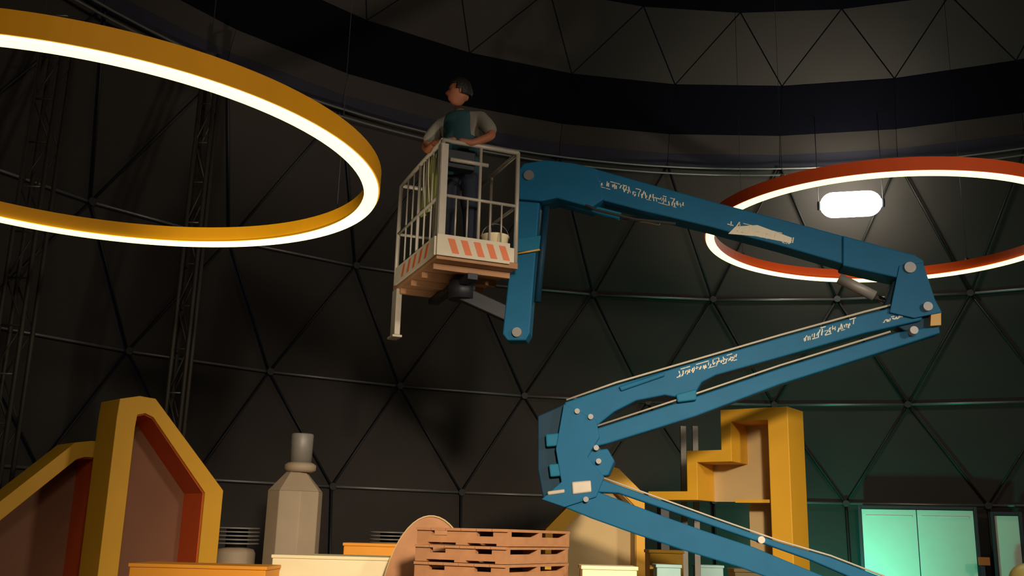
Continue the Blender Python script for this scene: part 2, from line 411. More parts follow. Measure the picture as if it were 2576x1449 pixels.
# jib hanging beside the basket
jib = arm([(1306, 440), (1362, 448), (1332, 838), (1322, 856), (1276, 856), (1264, 840)], .02, .20, 'jib')
arm([(1300, 600), (1360, 592), (1356, 628), (1298, 634)], -.0, .02, 'jib_plate', m_blue2, jib, .004)
MB().tube([BP.px(1290, 640, -.004), BP.px(1358, 628, -.004)], .010, 8).build('amber_strap', m_amber, jib)
MB().tube([BP.px(1374, 520, .12), BP.px(1352, 760, .12)], .032, 12).build('jib_cylinder', m_blue_shade, jib)
pin(1300, 835, -.02, .045, .28)
# right knuckle
arm([(2246, 706), (2318, 694), (2348, 752), (2366, 796), (2362, 838), (2300, 846), (2240, 812), (2222, 772)], .05, .18, 'knuckle_core', m_blue_shade)
for o_ in (-.03, .25):
    arm([(2262, 668), (2322, 660), (2352, 752), (2370, 786), (2300, 800), (2238, 786)], o_, .03, 'knuckle_plate', m_blue, None, .006)
pin(2335, 770, -.07, .04, .40); pin(2300, 830, -.07, .035, .40)
arm([(2342, 786), (2368, 784), (2368, 818), (2340, 820)], -.02, .10, 'amber_reflector', m_amber, None, .004)
MB().tube([BP.px(2110, 700, .12), BP.px(2200, 745, .12)], .05, 12).build('lift_cylinder', m_louv, lift)
MB().tube([BP.px(2200, 745, .12), BP.px(2270, 782, .12)], .028, 10).build('cylinder_rod', m_chrome, lift)
# middle arms
mid = arm([(1420, 1012), (1551, 968), (1748, 911), (1962, 849), (2176, 790), (2290, 762), (2332, 770), (2318, 806), (2176, 838), (1962, 899), (1800, 944), (1765, 962), (1745, 996), (1705, 1000), (1672, 994), (1600, 1008), (1545, 1036), (1500, 1072), (1425, 1082)], 0, .22, 'middle_arm')
link2 = arm([(1470, 1096), (1500, 1078), (1748, 998), (1962, 926), (2176, 860), (2256, 836), (2362, 818), (2366, 838), (2176, 899), (1962, 967), (1748, 1048), (1525, 1117), (1476, 1128)], .03, .16, 'parallel_link')
arm([(1700, 992), (1752, 978), (1752, 1006), (1704, 1012)], -.03, .28, 'cross_bracket', m_blue2)
arm([(1556, 972), (1672, 934), (1672, 946), (1562, 984)], -.03, .10, 'top_cover', m_blue)
for pts, r, nm in (([(1425, 1006), (1551, 962), (1748, 905), (1962, 843), (2176, 784), (2262, 762)], .010, 'top_hose'), ([(1500, 1072), (1748, 991), (1962, 919), (2240, 834)], .009, 'link_hose')):
    MB().tube([BP.px(x, y, .02) for x, y in pts], r, 8).build(nm, m_hose, lift)
# left knuckle
arm([(1352, 1046), (1424, 1014), (1432, 1110), (1440, 1190), (1430, 1268), (1366, 1256), (1352, 1180)], .06, .22, 'elbow_core', m_blue_shade)
for o_ in (-.03, .26):
    arm([(1418, 1016), (1500, 1056), (1508, 1100), (1478, 1150), (1520, 1200), (1500, 1250), (1420, 1276), (1362, 1256), (1412, 1212), (1398, 1130)], o_, .03, 'elbow_plate', m_blue, None, .006)
arm([(1372, 1092), (1420, 1088), (1420, 1120), (1374, 1124)], -.02, .2, 'pivot_boss', m_blue2); arm([(1380, 1168), (1424, 1164), (1426, 1196), (1384, 1200)], -.02, .2, 'pivot_boss', m_blue2)
arm([(1440, 1140), (1528, 1128), (1546, 1160), (1530, 1196), (1448, 1206)], 0, .22, 'elbow_block', m_blue)
arm([(1438, 1212), (1486, 1208), (1488, 1238), (1440, 1244)], -.045, .03, 'warning_plate', m_grey)
arm([(1376, 1236), (1420, 1230), (1420, 1240), (1378, 1246)], -.045, .03, 'grab_edge', m_hose)
for x, y in ((1452, 1034), (1486, 1048), (1500, 1126), (1506, 1160), (1474, 1256)): pin(x, y, -.06, .024, .38, 'pivot_pin', m_steel)
# lower arms
low = arm([(1409, 1272), (1420, 1232), (1506, 1238), (1668, 1298), (1765, 1333), (1895, 1376), (2024, 1430), (2400, 1580), (2380, 1640), (1927, 1452), (1862, 1428), (1717, 1384), (1604, 1346), (1487, 1304)], 0, .22, 'lower_arm')
low2 = arm([(1480, 1216), (1506, 1203), (1604, 1237), (1798, 1307), (1960, 1364), (2090, 1402), (2420, 1530), (2400, 1566), (2040, 1410), (1927, 1370), (1814, 1331), (1668, 1280), (1555, 1241), (1490, 1238)], .03, .16, 'lower_link')
pin(1916, 1358, -.03, .03, .3, 'pivot_pin', m_grey)
MB().tube([BP.px(1506, 1198, .02), BP.px(1604, 1233, .02), BP.px(1798, 1303, .02), BP.px(1960, 1360, .02), BP.px(2090, 1398, .02), BP.px(2300, 1479, .02)], .008, 8).build('lower_hose', m_hose, lift)
# lettering: worn white strokes along the arms (too smeared in the photograph to read)
def strokes(p0, p1, h, n, name, parent, off=-.004, slant=.25, fill=False):
    mb = MB(); (x0, y0), (x1, y1) = p0, p1; rnd = random.Random(int(x0))
    def quad(xa, ya, xb, yb, w):
        a, b = BP.px(xa, ya, off), BP.px(xb, yb, off); d = (b - a).normalized(); s_ = d.cross(BP.n).normalized() * w
        mb.prism([a - s_, b - s_, b + s_, a + s_], BP.n * .004)
    for i in range(n * 4):
        t = (i + rnd.uniform(.1, .9)) / (n * 4); v0 = rnd.uniform(0, .45); v1 = v0 + rnd.uniform(.25, .55); sl = slant + rnd.uniform(-.5, .5)
        xa, ya = x0 + (x1 - x0) * t, y0 + (y1 - y0) * t
        quad(xa + h * sl * v0, ya - h * v0, xa + h * sl * v1, ya - h * v1, rnd.uniform(.003, .006))
        if rnd.random() < .45:
            v = rnd.choice((.05, .5, .95)); ln = h * rnd.uniform(.3, .7); g = (y1 - y0) / (x1 - x0)
            quad(xa - ln / 2, ya - h * v - g * ln / 2, xa + ln / 2, ya - h * v + g * ln / 2, rnd.uniform(.002, .0045))
    mb.build(name, m_letter, parent, 0, 'worn white lettering')['kind'] = 'stuff'
strokes((1478, 462), (1720, 528), 22, 12, 'lettering', ub)
strokes((1836, 578), (1994, 618), 26, 7, 'lettering', ub, fill=True)
arm([(1832, 588), (1850, 570), (1905, 566), (1992, 598), (1990, 612), (1900, 594)], -.003, .003, 'logo_patch', m_letter, ub, 0)
strokes((1704, 950), (1852, 906), 20, 9, 'lettering', mid)
strokes((2016, 862), (2146, 824), 24, 7, 'lettering', mid)
strokes((2222, 812), (2268, 800), 10, 4, 'lettering', mid)
# turret and chassis, out of the frame but carrying the arms
uT, zT = BP.uz(2400, 1640)
cT = BP.pt(uT - .15, 0, .12)
rz = math.atan2(BP.u.y, BP.u.x)
MB().box((cT.x, cT.y, .86), (1.5, .9, .42), rz).build('turret', m_blue, lift, .03)
MB().tube([(cT.x, cT.y, .58), (cT.x, cT.y, .68)], .42, 28).build('slew_ring', m_dark, lift)
MB().box((cT.x, cT.y, .47), (1.9, 1.1, .24), rz).build('chassis', m_dark, lift, .02)
for sx in (-1, 1):
    for sy in (-1, 1):
        w = Matrix.Rotation(rz, 3, 'Z') @ Vector((sx * .72, sy * .66, 0)); yv = Matrix.Rotation(rz, 3, 'Z') @ Vector((0, sy * .12, 0))
        c = Vector((cT.x + w.x, cT.y + w.y, .36))
        wh = MB().tube([c - yv, c - yv * .8, c + yv * .8, c + yv], [.32, .36, .36, .32], 28).build('wheel', m_rubber, lift)
        MB().tube([c + yv * 1.001, c + yv * 1.05], .19, 20).build('hub', m_grey, wh)

# ---- basket
c0 = at(1115, 352, 8.7); ztop = c0.z
r1 = onz(1300, 385, ztop)
e1 = Vector((r1.x - c0.x, r1.y - c0.y, 0)).normalized(); e2 = Vector((-e1.y, e1.x, 0))
BW, BL, BH = .76, 1.40, 1.10
zf = ztop - BH
def bk(a, b, z): return Vector((c0.x, c0.y, 0)) + e1 * a + e2 * b + Vector((0, 0, zf + z))
plat = MB().hexa([bk(-.02, -.02, -.06), bk(BW + .02, -.02, -.06), bk(BW + .02, BL + .02, -.06), bk(-.02, BL + .02, -.06)],
                 [bk(-.02, -.02, 0), bk(BW + .02, -.02, 0), bk(BW + .02, BL + .02, 0), bk(-.02, BL + .02, 0)]).build('platform', m_ply, lift, .006)
def bt(pts, r, name, m=m_grey, par=plat): return MB().tube([bk(*p) for p in pts], r, 10).build(name, m, par)
loop = [(0, 0), (BW, 0), (BW, BL), (0, BL)]
for i in range(4):
    (a, b), (a2, b2) = loop[i], loop[(i + 1) % 4]
    for z, nm, r in ((BH, 'top_rail', .022), (.56, 'mid_rail', .016)):
        bt([(a, b, z), (a2, b2, z)], r, nm)
    bt([(a, b, 0), (a, b, BH)], .022, 'corner_post')
    bt([((a + a2) / 2, (b + b2) / 2, 0), ((a + a2) / 2, (b + b2) / 2, BH)], .016, 'middle_post')
    A, B = Vector((a, b, 0)), Vector((a2, b2, 0)); nrm = Vector((B.y - A.y, -(B.x - A.x), 0)).normalized() * .012
    MB().hexa([bk(a, b, .0), bk(a2, b2, .0), bk(a2 + nrm.x, b2 + nrm.y, .0), bk(a + nrm.x, b + nrm.y, .0)],
              [bk(a, b, .14), bk(a2, b2, .14), bk(a2 + nrm.x, b2 + nrm.y, .14), bk(a + nrm.x, b + nrm.y, .14)]).build('toe_board', m_white, plat)
for t in (.2, .35, .65, .8):
    bt([(BW * t, 0, .14), (BW * t, 0, .56)], .009, 'bar'); bt([(0, BL * t, .14), (0, BL * t, BH)], .009, 'bar')
bt([(BW * .1, 0, .92), (BW * .6, 0, .92)], .02, 'grab_bar')
# broad corner panel
MB().hexa([bk(-.03, -.03, .14), bk(.05, -.03, .14), bk(.05, -.012, .14), bk(-.03, -.012, .14)], [bk(-.03, -.03, 1.06), bk(.05, -.03, 1.06), bk(.05, -.012, 1.06), bk(-.03, -.012, 1.06)]).build('corner_panel', m_grey, plat, .004)
MB().hexa([bk(-.03, -.03, .14), bk(-.012, -.03, .14), bk(-.012, .05, .14), bk(-.03, .05, .14)], [bk(-.03, -.03, 1.06), bk(-.012, -.03, 1.06), bk(-.012, .05, 1.06), bk(-.03, .05, 1.06)]).build('corner_panel', m_grey, plat, .004)
# control box on the corner
MB().hexa([bk(.06, .03, .86), bk(.34, .03, .86), bk(.34, .16, .86), bk(.06, .16, .86)], [bk(.06, .03, 1.04), bk(.34, .03, 1.04), bk(.34, .16, 1.00), bk(.06, .16, 1.00)]).build('control_box', m_dark, plat, .01)
# hazard board along the short side
hz = MB().hexa([bk(-.03, -.05, -.03), bk(BW * .9, -.05, -.03), bk(BW * .9, -.03, -.03), bk(-.03, -.03, -.03)], [bk(-.03, -.05, .17), bk(BW * .9, -.05, .17), bk(BW * .9, -.03, .17), bk(-.03, -.03, .17)]).build('hazard_board', m_white, plat, .003)
for i in range(5):
    a = .07 + i * .125
    MB().prism([bk(a + .05, -.053, .0), bk(a + .115, -.053, .0), bk(a + .065, -.053, .135), bk(a, -.053, .135)], e2 * .002).build('hazard_stripe', m_orange, hz)
hz2 = MB().hexa([bk(-.05, -.03, -.03), bk(-.03, -.03, -.03), bk(-.03, BL * .9, -.03), bk(-.05, BL * .9, -.03)], [bk(-.05, -.03, .15), bk(-.03, -.03, .15), bk(-.03, BL * .9, .15), bk(-.05, BL * .9, .15)]).build('hazard_board', m_white, plat, .003)
for i in range(5):
    b = .12 + i * .19
    MB().prism([bk(-.053, b + .07, .0), bk(-.053, b + .15, .0), bk(-.053, b + .08, .12), bk(-.053, b, .12)], e1 * .002).build('hazard_stripe', m_orange, hz2)
# underside: joists, foot post, mount to the jib
for b in (.15, .50, .85, 1.22):
    MB().beam(bk(0, b, -.09), bk(BW, b, -.09), .05, .06).build('joist', m_ply, plat, .004)
MB().beam(bk(.38, .1, -.15), bk(.38, 1.3, -.15), .10, .06).build('floor_beam', m_dark, plat, .004)
MB().hexa([bk(-.03, BL - .16, -.54), bk(.03, BL - .16, -.54), bk(.03, BL, -.54), bk(-.03, BL, -.54)], [bk(-.03, BL - .16, -.06), bk(.03, BL - .16, -.06), bk(.03, BL, -.06), bk(-.03, BL, -.06)]).build('foot_post', m_grey, plat, .005)
MB().hexa([bk(-.05, BL - .17, -.565), bk(.05, BL - .17, -.565), bk(.05, BL + .03, -.565), bk(-.05, BL + .03, -.565)], [bk(-.05, BL - .17, -.54), bk(.05, BL - .17, -.54), bk(.05, BL + .03, -.54), bk(-.05, BL + .03, -.54)]).build('foot_plate', m_grey, plat, .004)
jb = BP.px(1296, 800, .10)
MB().beam(jb, bk(.40, .45, -.24), .12, .14).build('platform_mount', m_dark, lift, .008)
MB().tube([bk(.40, .45, -.30), bk(.40, .45, -.12)], .13, 18).build('platform_rotator', m_dark, lift)

# things in the basket
bc = bk(.61, .16, 0)
e = tag(empty('bucket', bc), 'cream plastic bucket standing in the lift basket behind the striped board', 'bucket')
MB().lathe(bc, [(.10, 0), (.13, .26), (.138, .27), (.138, .285), (.125, .285), (.10, .02)], 22).build('pail', m_cream, e)
MB().tube([bc + Vector((.13 * math.cos(t), 0, .27 + .14 * math.sin(t))) for t in np.linspace(0, math.pi, 12)], .005, 6).build('handle', m_steel, e)
mb = MB(); n1, n2 = 9, 10; vs = []
for i in range(n1):
    for j in range(n2):
        vs.append(bk(.035 + .018 * math.sin(i * 1.9 + j * .3), .30 + .045 * i + .01 * math.sin(j), 1.09 - .062 * j))
fs = [(i * n2 + j, (i + 1) * n2 + j, (i + 1) * n2 + j + 1, i * n2 + j + 1) for i in range(n1 - 1) for j in range(n2 - 1)]
mb.add(vs, fs, True)
hv = tag(mb.build('safety_vest', m_hivis), 'yellow green safety vest hung inside the basket rail', 'vest')
sm = hv.modifiers.new('solid', 'SOLIDIFY'); sm.thickness = .012; WLOC[hv.name] = Vector((0, 0, 0))
for b0 in (.40, .55):
    mb = MB(); mb.add([bk(.03 + .02 * math.sin((b0 - .3) / .045 * 1.9 + j * .3) - .012, b0 + k * .05, 1.085 - .062 * j) for j in range(10) for k in (0, 1)], [(2 * j, 2 * j + 1, 2 * j + 3, 2 * j + 2) for j in range(9)], True)
    so = mb.build('reflective_band', m_white, hv); so.modifiers.new('solid', 'SOLIDIFY').thickness = .004

# ================================================================== PERSON
def skinned(name, pts, edges, m, parent, root=0, sub=2, label=None):
    me = bpy.data.meshes.new(name); me.from_pydata([tuple(p[0]) for p in pts], edges, []); me.materials.append(m)
    o = bpy.data.objects.new(name, me); COL.objects.link(o)
    s_ = o.modifiers.new('skin', 'SKIN'); s_.use_smooth_shade = True
    for i, p in enumerate(pts):
        r = p[1]; me.skin_vertices[0].data[i].radius = r if isinstance(r, tuple) else (r, r)
    me.skin_vertices[0].data[root].use_root = True
    d = o.modifiers.new('sub', 'SUBSURF'); d.levels = sub; d.render_levels = sub
    if parent: link(o, parent)
    if label: o['label'] = label
    return o
pc = bk(.33, .38, 0)
fw = Vector((-.42, -.9, 0)).normalized()            # facing the corner, a little to the left
rt = Vector((fw.y, -fw.x, 0)); rt = rt if rt.x > 0 else -rt      # to the right in the picture
per = tag(empty('person', pc), 'person in grey shirt and dark teal vest leaning on the lift basket rail', 'person')
def pp(r, f, z): return pc + rt * r + fw * f + Vector((0, 0, z))
# body: one continuous skinned figure
B = [(pp(0, 0, .98), .12), (pp(0, .02, 1.20), .125), (pp(0, .06, 1.40), .13), (pp(0, .08, 1.53), .06), (pp(-.005, .10, 1.60), .055),
     (pp(-.22, .06, 1.46), .065), (pp(-.36, .12, 1.24), .048), (pp(-.22, .30, 1.11), .040), (pp(-.12, .38, 1.13), .032),
     (pp(.22, .06, 1.46), .065), (pp(.38, .12, 1.24), .048), (pp(.25, .30, 1.11), .040), (pp(.14, .38, 1.13), .032),
     (pp(-.10, 0, .90), .085), (pp(-.11, .03, .50), .06), (pp(-.12, 0, .10), .045), (pp(-.13, .14, .05), .035),
     (pp(.10, 0, .90), .085), (pp(.12, .03, .50), .06), (pp(.13, 0, .10), .045), (pp(.14, .14, .05), .035)]
E_ = [(0, 1), (1, 2), (2, 3), (3, 4), (2, 5), (5, 6), (6, 7), (7, 8), (2, 9), (9, 10), (10, 11), (11, 12), (0, 13), (13, 14), (14, 15), (15, 16), (0, 17), (17, 18), (18, 19), (19, 20)]
body = skinned('body', B, E_, m_skin, per)
# head: shaped ellipsoid with face, turned left
hc = pp(-.01, .12, 1.75); hd = (fw * .55 - rt * .75).normalized(); hs = Vector((-hd.y, hd.x, 0))
def head_mesh():
    bm = bmesh.new(); bmesh.ops.create_uvsphere(bm, u_segments=28, v_segments=20, radius=1)
    for v in bm.verts:
        x, y, z = v.co
        w = .084 * (1 - .22 * max(0, -z)); d = .106; h = .135
        f_ = y * d
        if y > .3 and z < 0: f_ += .010 * (-z)
        if y > .8 and -.30 < z < .05 and abs(x) < .22: f_ += .024 * (1 - abs(x) / .22)        # nose
        if y > .7 and .05 < z < .30 and .18 < abs(x) < .6: f_ -= .010                         # eye sockets
        if y > .75 and -.60 < z < -.45 and abs(x) < .4: f_ += .006                            # lips
        if y < 0 and z < -.5: f_ *= .75
        p = hc + hs * (x * w) + hd * f_ + Vector((0, 0, z * h)); v.co = p
    for f in bm.faces: f.smooth = True
    me = bpy.data.meshes.new('head'); bm.to_mesh(me); bm.free(); me.materials.append(m_skin); return me
ho = bpy.data.objects.new('head', head_mesh()); COL.objects.link(ho); link(ho, per)
bm = bmesh.new(); bmesh.ops.create_uvsphere(bm, u_segments=28, v_segments=20, radius=1)
for v in bm.verts:
    x, y, z = v.co; fr_ = .108 + .006 * math.sin(9 * x + 7 * z)
    v.co = hc + hs * (x * .095) + hd * (y * fr_ * 1.09 - .012) + Vector((0, 0, z * .150 + .012))
bmesh.ops.delete(bm, geom=[v for v in bm.verts if (v.co - hc).dot(hd) > .045 and v.co.z < hc.z + .070 or v.co.z < hc.z - .055 or ((v.co - hc).dot(hd) > 0 and v.co.z < hc.z)], context='VERTS')
for f in bm.faces: f.smooth = True
me = bpy.data.meshes.new('hair'); bm.to_mesh(me); bm.free(); me.materials.append(m_hair)
o = bpy.data.objects.new('hair', me); COL.objects.link(o); link(o, per); o.modifiers.new('solid', 'SOLIDIFY').thickness = .008
for s in (-1, 1):
    ec = hc + hs * (s * .087) + hd * (-.005)
    MB().tube([ec - Vector((0, 0, .03)), ec, ec + Vector((0, 0, .03))], [.008, .014, .010], 8).build('ear', m_skin, ho)
    ey = hc + hs * (s * .030) + hd * .096 + Vector((0, 0, .022))
    MB().lathe(ey, [(.001, -.008), (.009, -.003), (.009, .003), (.001, .008)], 10).build('eye', m_hair, ho)
# hands with five fingers, closed on the rail
for s, wi in ((-1, 8), (1, 12)):
    wv = B[wi][0]; din = (-rt * s * .8 + fw * .45).normalized()
    pts = [(wv, .028), (wv + din * .045, (.036, .020)), (wv + din * .085, (.036, .018))]; ed = [(0, 1), (1, 2)]
    side = din.cross(Vector((0, 0, 1))).normalized()
    for k in range(4):
        b0 = wv + din * .09 + side * (.027 - .018 * k); L = (.036, .042, .039, .030)[k]
        i0 = len(pts); pts += [(b0, .0085), (b0 + din * L + Vector((0, 0, -.008)), .008), (b0 + din * (L + .01) + Vector((0, 0, -.008 - L * .8)), .007)]
        ed += [(2, i0), (i0, i0 + 1), (i0 + 1, i0 + 2)]
    i0 = len(pts); tb = wv + din * .04 + fw * .035
    pts += [(tb, .011), (tb + din * .035 + fw * .012 - Vector((0, 0, .01)), .0095), (tb + din * .06 - Vector((0, 0, .025)), .008)]; ed += [(1, i0), (i0, i0 + 1), (i0 + 1, i0 + 2)]
    skinned('hand', pts, ed, m_skin, per, sub=1)
# clothing
skinned('shirt', [(pp(0, .01, .95), (.155, .125)), (pp(0, .02, 1.20), (.165, .135)), (pp(0, .06, 1.41), (.165, .13)), (pp(0, .08, 1.52), .085),
                  (pp(-.22, .06, 1.465), .088), (pp(-.30, .09, 1.36), .082), (pp(-.355, .115, 1.255), .074), (pp(.22, .06, 1.465), .088), (pp(.31, .09, 1.36), .082), (pp(.372, .115, 1.255), .074)],
        [(0, 1), (1, 2), (2, 3), (2, 4), (4, 5), (5, 6), (2, 7), (7, 8), (8, 9)], m_shirt, per, label='grey short sleeved shirt')
skinned('vest', [(pp(0, .02, .90), (.20, .16)), (pp(0, .03, .94), (.20, .16)), (pp(0, .045, 1.18), (.195, .165)), (pp(0, .075, 1.44), (.20, .165)), (pp(0, .08, 1.53), (.18, .14)), (pp(0, .085, 1.57), .10)], [(0, 1), (1, 2), (2, 3), (3, 4), (4, 5)], m_vest, per, label='dark teal sleeveless vest')
skinned('trousers', [(pp(0, 0, 1.0), (.16, .13)), (pp(-.10, 0, .86), .10), (pp(-.11, .03, .50), .078), (pp(-.12, 0, .10), .066), (pp(.10, 0, .86), .10), (pp(.12, .03, .50), .078), (pp(.13, 0, .10), .066)],
        [(0, 1), (1, 2), (2, 3), (0, 4), (4, 5), (5, 6)], m_jean, per)
for s in (-1, 1):
    a = pp(.125 * s, -.06, .05); b = pp(.135 * s, .19, .04)
    MB().tube([a, a + (b - a) * .25, a + (b - a) * .8, b], [.04, .05, .046, .025], 12).build('shoe', m_rubber, per)

# ================================================================== SET PIECES
def shadowbox(name, pl, outer, inner, depth, label, cat, mframe, mline, mback, line_t=.012):
    """outer / inner: pixel outlines from bottom-left over the top to bottom-right; both drop straight to the floor"""
    o = [pl.uz(*p) for p in outer]; i = [pl.uz(*p) for p in inner]
    cen = sum(u for u, z in o) / len(o); e = empty(name, pl.pt(cen, 0)); tag(e, label, cat)
    O = [pl.pt(o[0][0], 0)] + [pl.pt(u, z) for u, z in o] + [pl.pt(o[-1][0], 0)]
    I = [pl.pt(i[0][0], 0)] + [pl.pt(u, z) for u, z in i] + [pl.pt(i[-1][0], 0)]
    MB().ringprism(O, I, pl.n * depth, False).build('frame', mframe, e, .006)
    ci = Vector((sum((p for p in I), Vector()) / len(I)))
    I2 = []
    for p in I:
        d = ci - p; d.z = d.z if p.z > .01 else 0; I2.append(p + d.normalized() * line_t)
    MB().ringprism([p + pl.n * .03 for p in I], [p + pl.n * .03 for p in I2], pl.n * (depth - .05), False).build('lining', mline, e)
    MB().prism([p + pl.n * (depth - .02) for p in I], pl.n * .015).build('back_panel', mback, e)
    return e
ang = math.radians(43)
hp = Plane(at(300, 1300, 9.35), (math.cos(ang), math.sin(ang)))
shadowbox('house_frame', hp, [(294, 1050), (302, 1003), (352, 996), (392, 1003), (562, 1234)], [(340, 1075), (346, 1044), (366, 1040), (386, 1050), (516, 1240)], .45,
          'tall yellow framed house shape with red lining and brown back, steep single slope', 'display frame', m_yel, m_red, m_brown)
hp2 = Plane(at(255, 1300, 9.98), (math.cos(ang), math.sin(ang)))
shadowbox('house_frame', hp2, [(-330, 1520), (190, 1113), (232, 1109), (276, 1114)], [(-285, 1540), (192, 1156), (214, 1150), (242, 1152)], .48,
          'lower yellow framed half gable with red lining beside the truss tower', 'display frame', m_yel, m_red, m_brown)

def crate(name, pxl, pxr, ytop, Y, depth, m, label, cat, rz_=0.0, lip=True):
    a, b = at(pxl, ytop, Y), at(pxr, ytop, Y); zt = (a.z + b.z) / 2; w = b.x - a.x; c = Vector(((a.x + b.x) / 2, Y + depth / 2, 0))
    e = tag(empty(name, c), label, cat)
    MB().box((c.x, c.y, (zt - .03) / 2), (w - .02, depth - .02, zt - .03), rz_).build('body', m, e, .008)
    MB().box((c.x, c.y, zt - .015), (w, depth, .03), rz_).build('top_panel', m, e, .006)
    MB().box((c.x, c.y, .03), (w + .012, depth + .012, .06), rz_).build('plinth', m, e, .004)
    return e
crate('display_plinth', 322, 672, 1421, 8.6, .55, m_org, 'long bright orange plinth in front of the tall house shape', 'plinth')
crate('display_plinth', 682, 1010, 1399, 9.2, .7, m_cream, 'broad cream white plinth between the orange plinth and the pallet stack', 'plinth')
crate('display_box', 862, 1020, 1367, 10.3, .5, m_org, 'small orange yellow box behind the cream plinth', 'box')
crate('display_plinth', 1462, 1606, 1424, 8.2, .35, m_cream, 'cream box to the right of the pallet stack under the lift arm', 'box')

# bottle shaped tower
b0 = at(728, 1440, 10.4); e = tag(empty('bottle_tower', (b0.x, b0.y, 0)), 'taupe bottle shaped tower with sloped shoulders and a narrow neck', 'tower')
zy = lambda x, y: at(x, y, 10.4).z
k = 10.4 / 2500 * 1.02
MB().lathe((b0.x, b0.y, 0), [(66 * k, 0), (66 * k, zy(728, 1236))], 8, False, math.pi / 8).build('body', m_bottle, e, .008)
MB().lathe((b0.x, b0.y, 0), [(66 * k, zy(728, 1236)), (24 * k, zy(728, 1186))], 8, False, math.pi / 8).build('shoulder', m_bottle, e)
MB().lathe((b0.x + .03, b0.y, 0), [(30 * k, zy(738, 1188)), (38 * k, zy(738, 1182)), (38 * k, zy(738, 1170)), (30 * k, zy(738, 1164))], 24).build('collar', m_bottle, e)
MB().lathe((b0.x + .03, b0.y, 0), [(26 * k, zy(740, 1166)), (27 * k, zy(740, 1094)), (25 * k, zy(740, 1091))], 24).build('neck', m_louv, e)

def drum(px, ytop, Y, r, label):
    c = at(px, ytop, Y); e = tag(empty('vent_drum', (c.x, c.y, 0)), label, 'drum'); z = c.z
    MB().lathe((c.x, c.y, 0), [(r * .92, 0), (r, .03), (r, z - .26), (r * .9, z - .22), (r * .5, z - .20)], 28).build('body', m_bottle, e)
    MB().tube([(c.x, c.y, z - .22), (c.x, c.y, z)], r * .55, 16).build('core', m_dark, e)
    for i in range(5):
        MB().lathe((c.x, c.y, z - .17 + i * .038), [(r * 1.12, 0), (r * 1.16, .008), (r * 1.10, .016)], 28).build('louvre', m_louv, e)
drum(598, 1326, 10.6, .20, 'grey vent drum with stacked louvres between house shape and bottle tower')
drum(982, 1337, 11.4, .20, 'grey vent drum with stacked louvres behind the oval wooden panel')

# oval wooden panel behind the pallets
OY = 8.95
oc = at(1086, 1296, OY); sc = OY / 2500 * 1.03
e = tag(empty('oval_panel', (oc.x, OY, 0)), 'rounded brown panel with a pale rim leaning behind the pallet stack', 'panel')
a_, b_ = 118 * sc, 260 * sc; zc = oc.z - b_
pts = [Vector((oc.x - a_, OY, 0))] + [Vector((oc.x - a_ * math.cos(t), OY, zc + b_ * math.sin(t))) for t in np.linspace(0, math.pi, 30)] + [Vector((oc.x + a_, OY, 0))]
inn = [p + (Vector((oc.x, OY, zc)) - p).normalized() * .012 if p.z > .01 else p + Vector((.012 if p.x < oc.x else -.012, 0, 0)) for p in pts]
MB().prism(inn, (0, .06, 0)).build('face', m_wood, e)
MB().ringprism([p + Vector((0, -.015, 0)) for p in pts], [p + Vector((0, -.015, 0)) for p in inn], (0, .09, 0), False).build('rim', m_beige, e)

# pallet stack
PW, PD, PH_ = .80, 1.05, .125
pr = math.radians(-28)
corner = at(1280, 1330, 7.5); ntop = 13; ph = corner.z / ntop
ax_ = Vector((-math.cos(pr), -math.sin(pr), 0)); ay_ = Vector((math.sin(-pr), math.cos(pr), 0))
def lbox(x0, x1, y0, y1, z0, z1): return MB().box(((x0 + x1) / 2, (y0 + y1) / 2, (z0 + z1) / 2), (x1 - x0, y1 - y0, z1 - z0))
h = ph - .002
me_deck = lbox(0, PW / 6 - .006, -.018, PD + .018, 0, .020).mesh('deck_board', m_wood)
me_bot = lbox(0, .10, 0, PD, 0, .016).mesh('bottom_board', m_wood)
sm_ = MB()
for (x0, x1, z1_) in ((0, .13, h - .022), (.13, .27, h - .058), (.27, PW - .27, h - .022), (PW - .27, PW - .13, h - .058), (PW - .13, PW, h - .022)):
    z0 = .016
    sm_.add([(x0, 0, z0), (x1, 0, z0), (x1, .045, z0), (x0, .045, z0), (x0, 0, z1_), (x1, 0, z1_), (x1, .045, z1_), (x0, .045, z1_)], [(0, 3, 2, 1), (4, 5, 6, 7), (0, 1, 5, 4), (1, 2, 6, 5), (2, 3, 7, 6), (3, 0, 4, 7)])
me_end = lbox(0, .018, .05, PD - .05, .016, h - .056).mesh('end_board', m_wood)
me_str = sm_.mesh('stringer', m_wood)
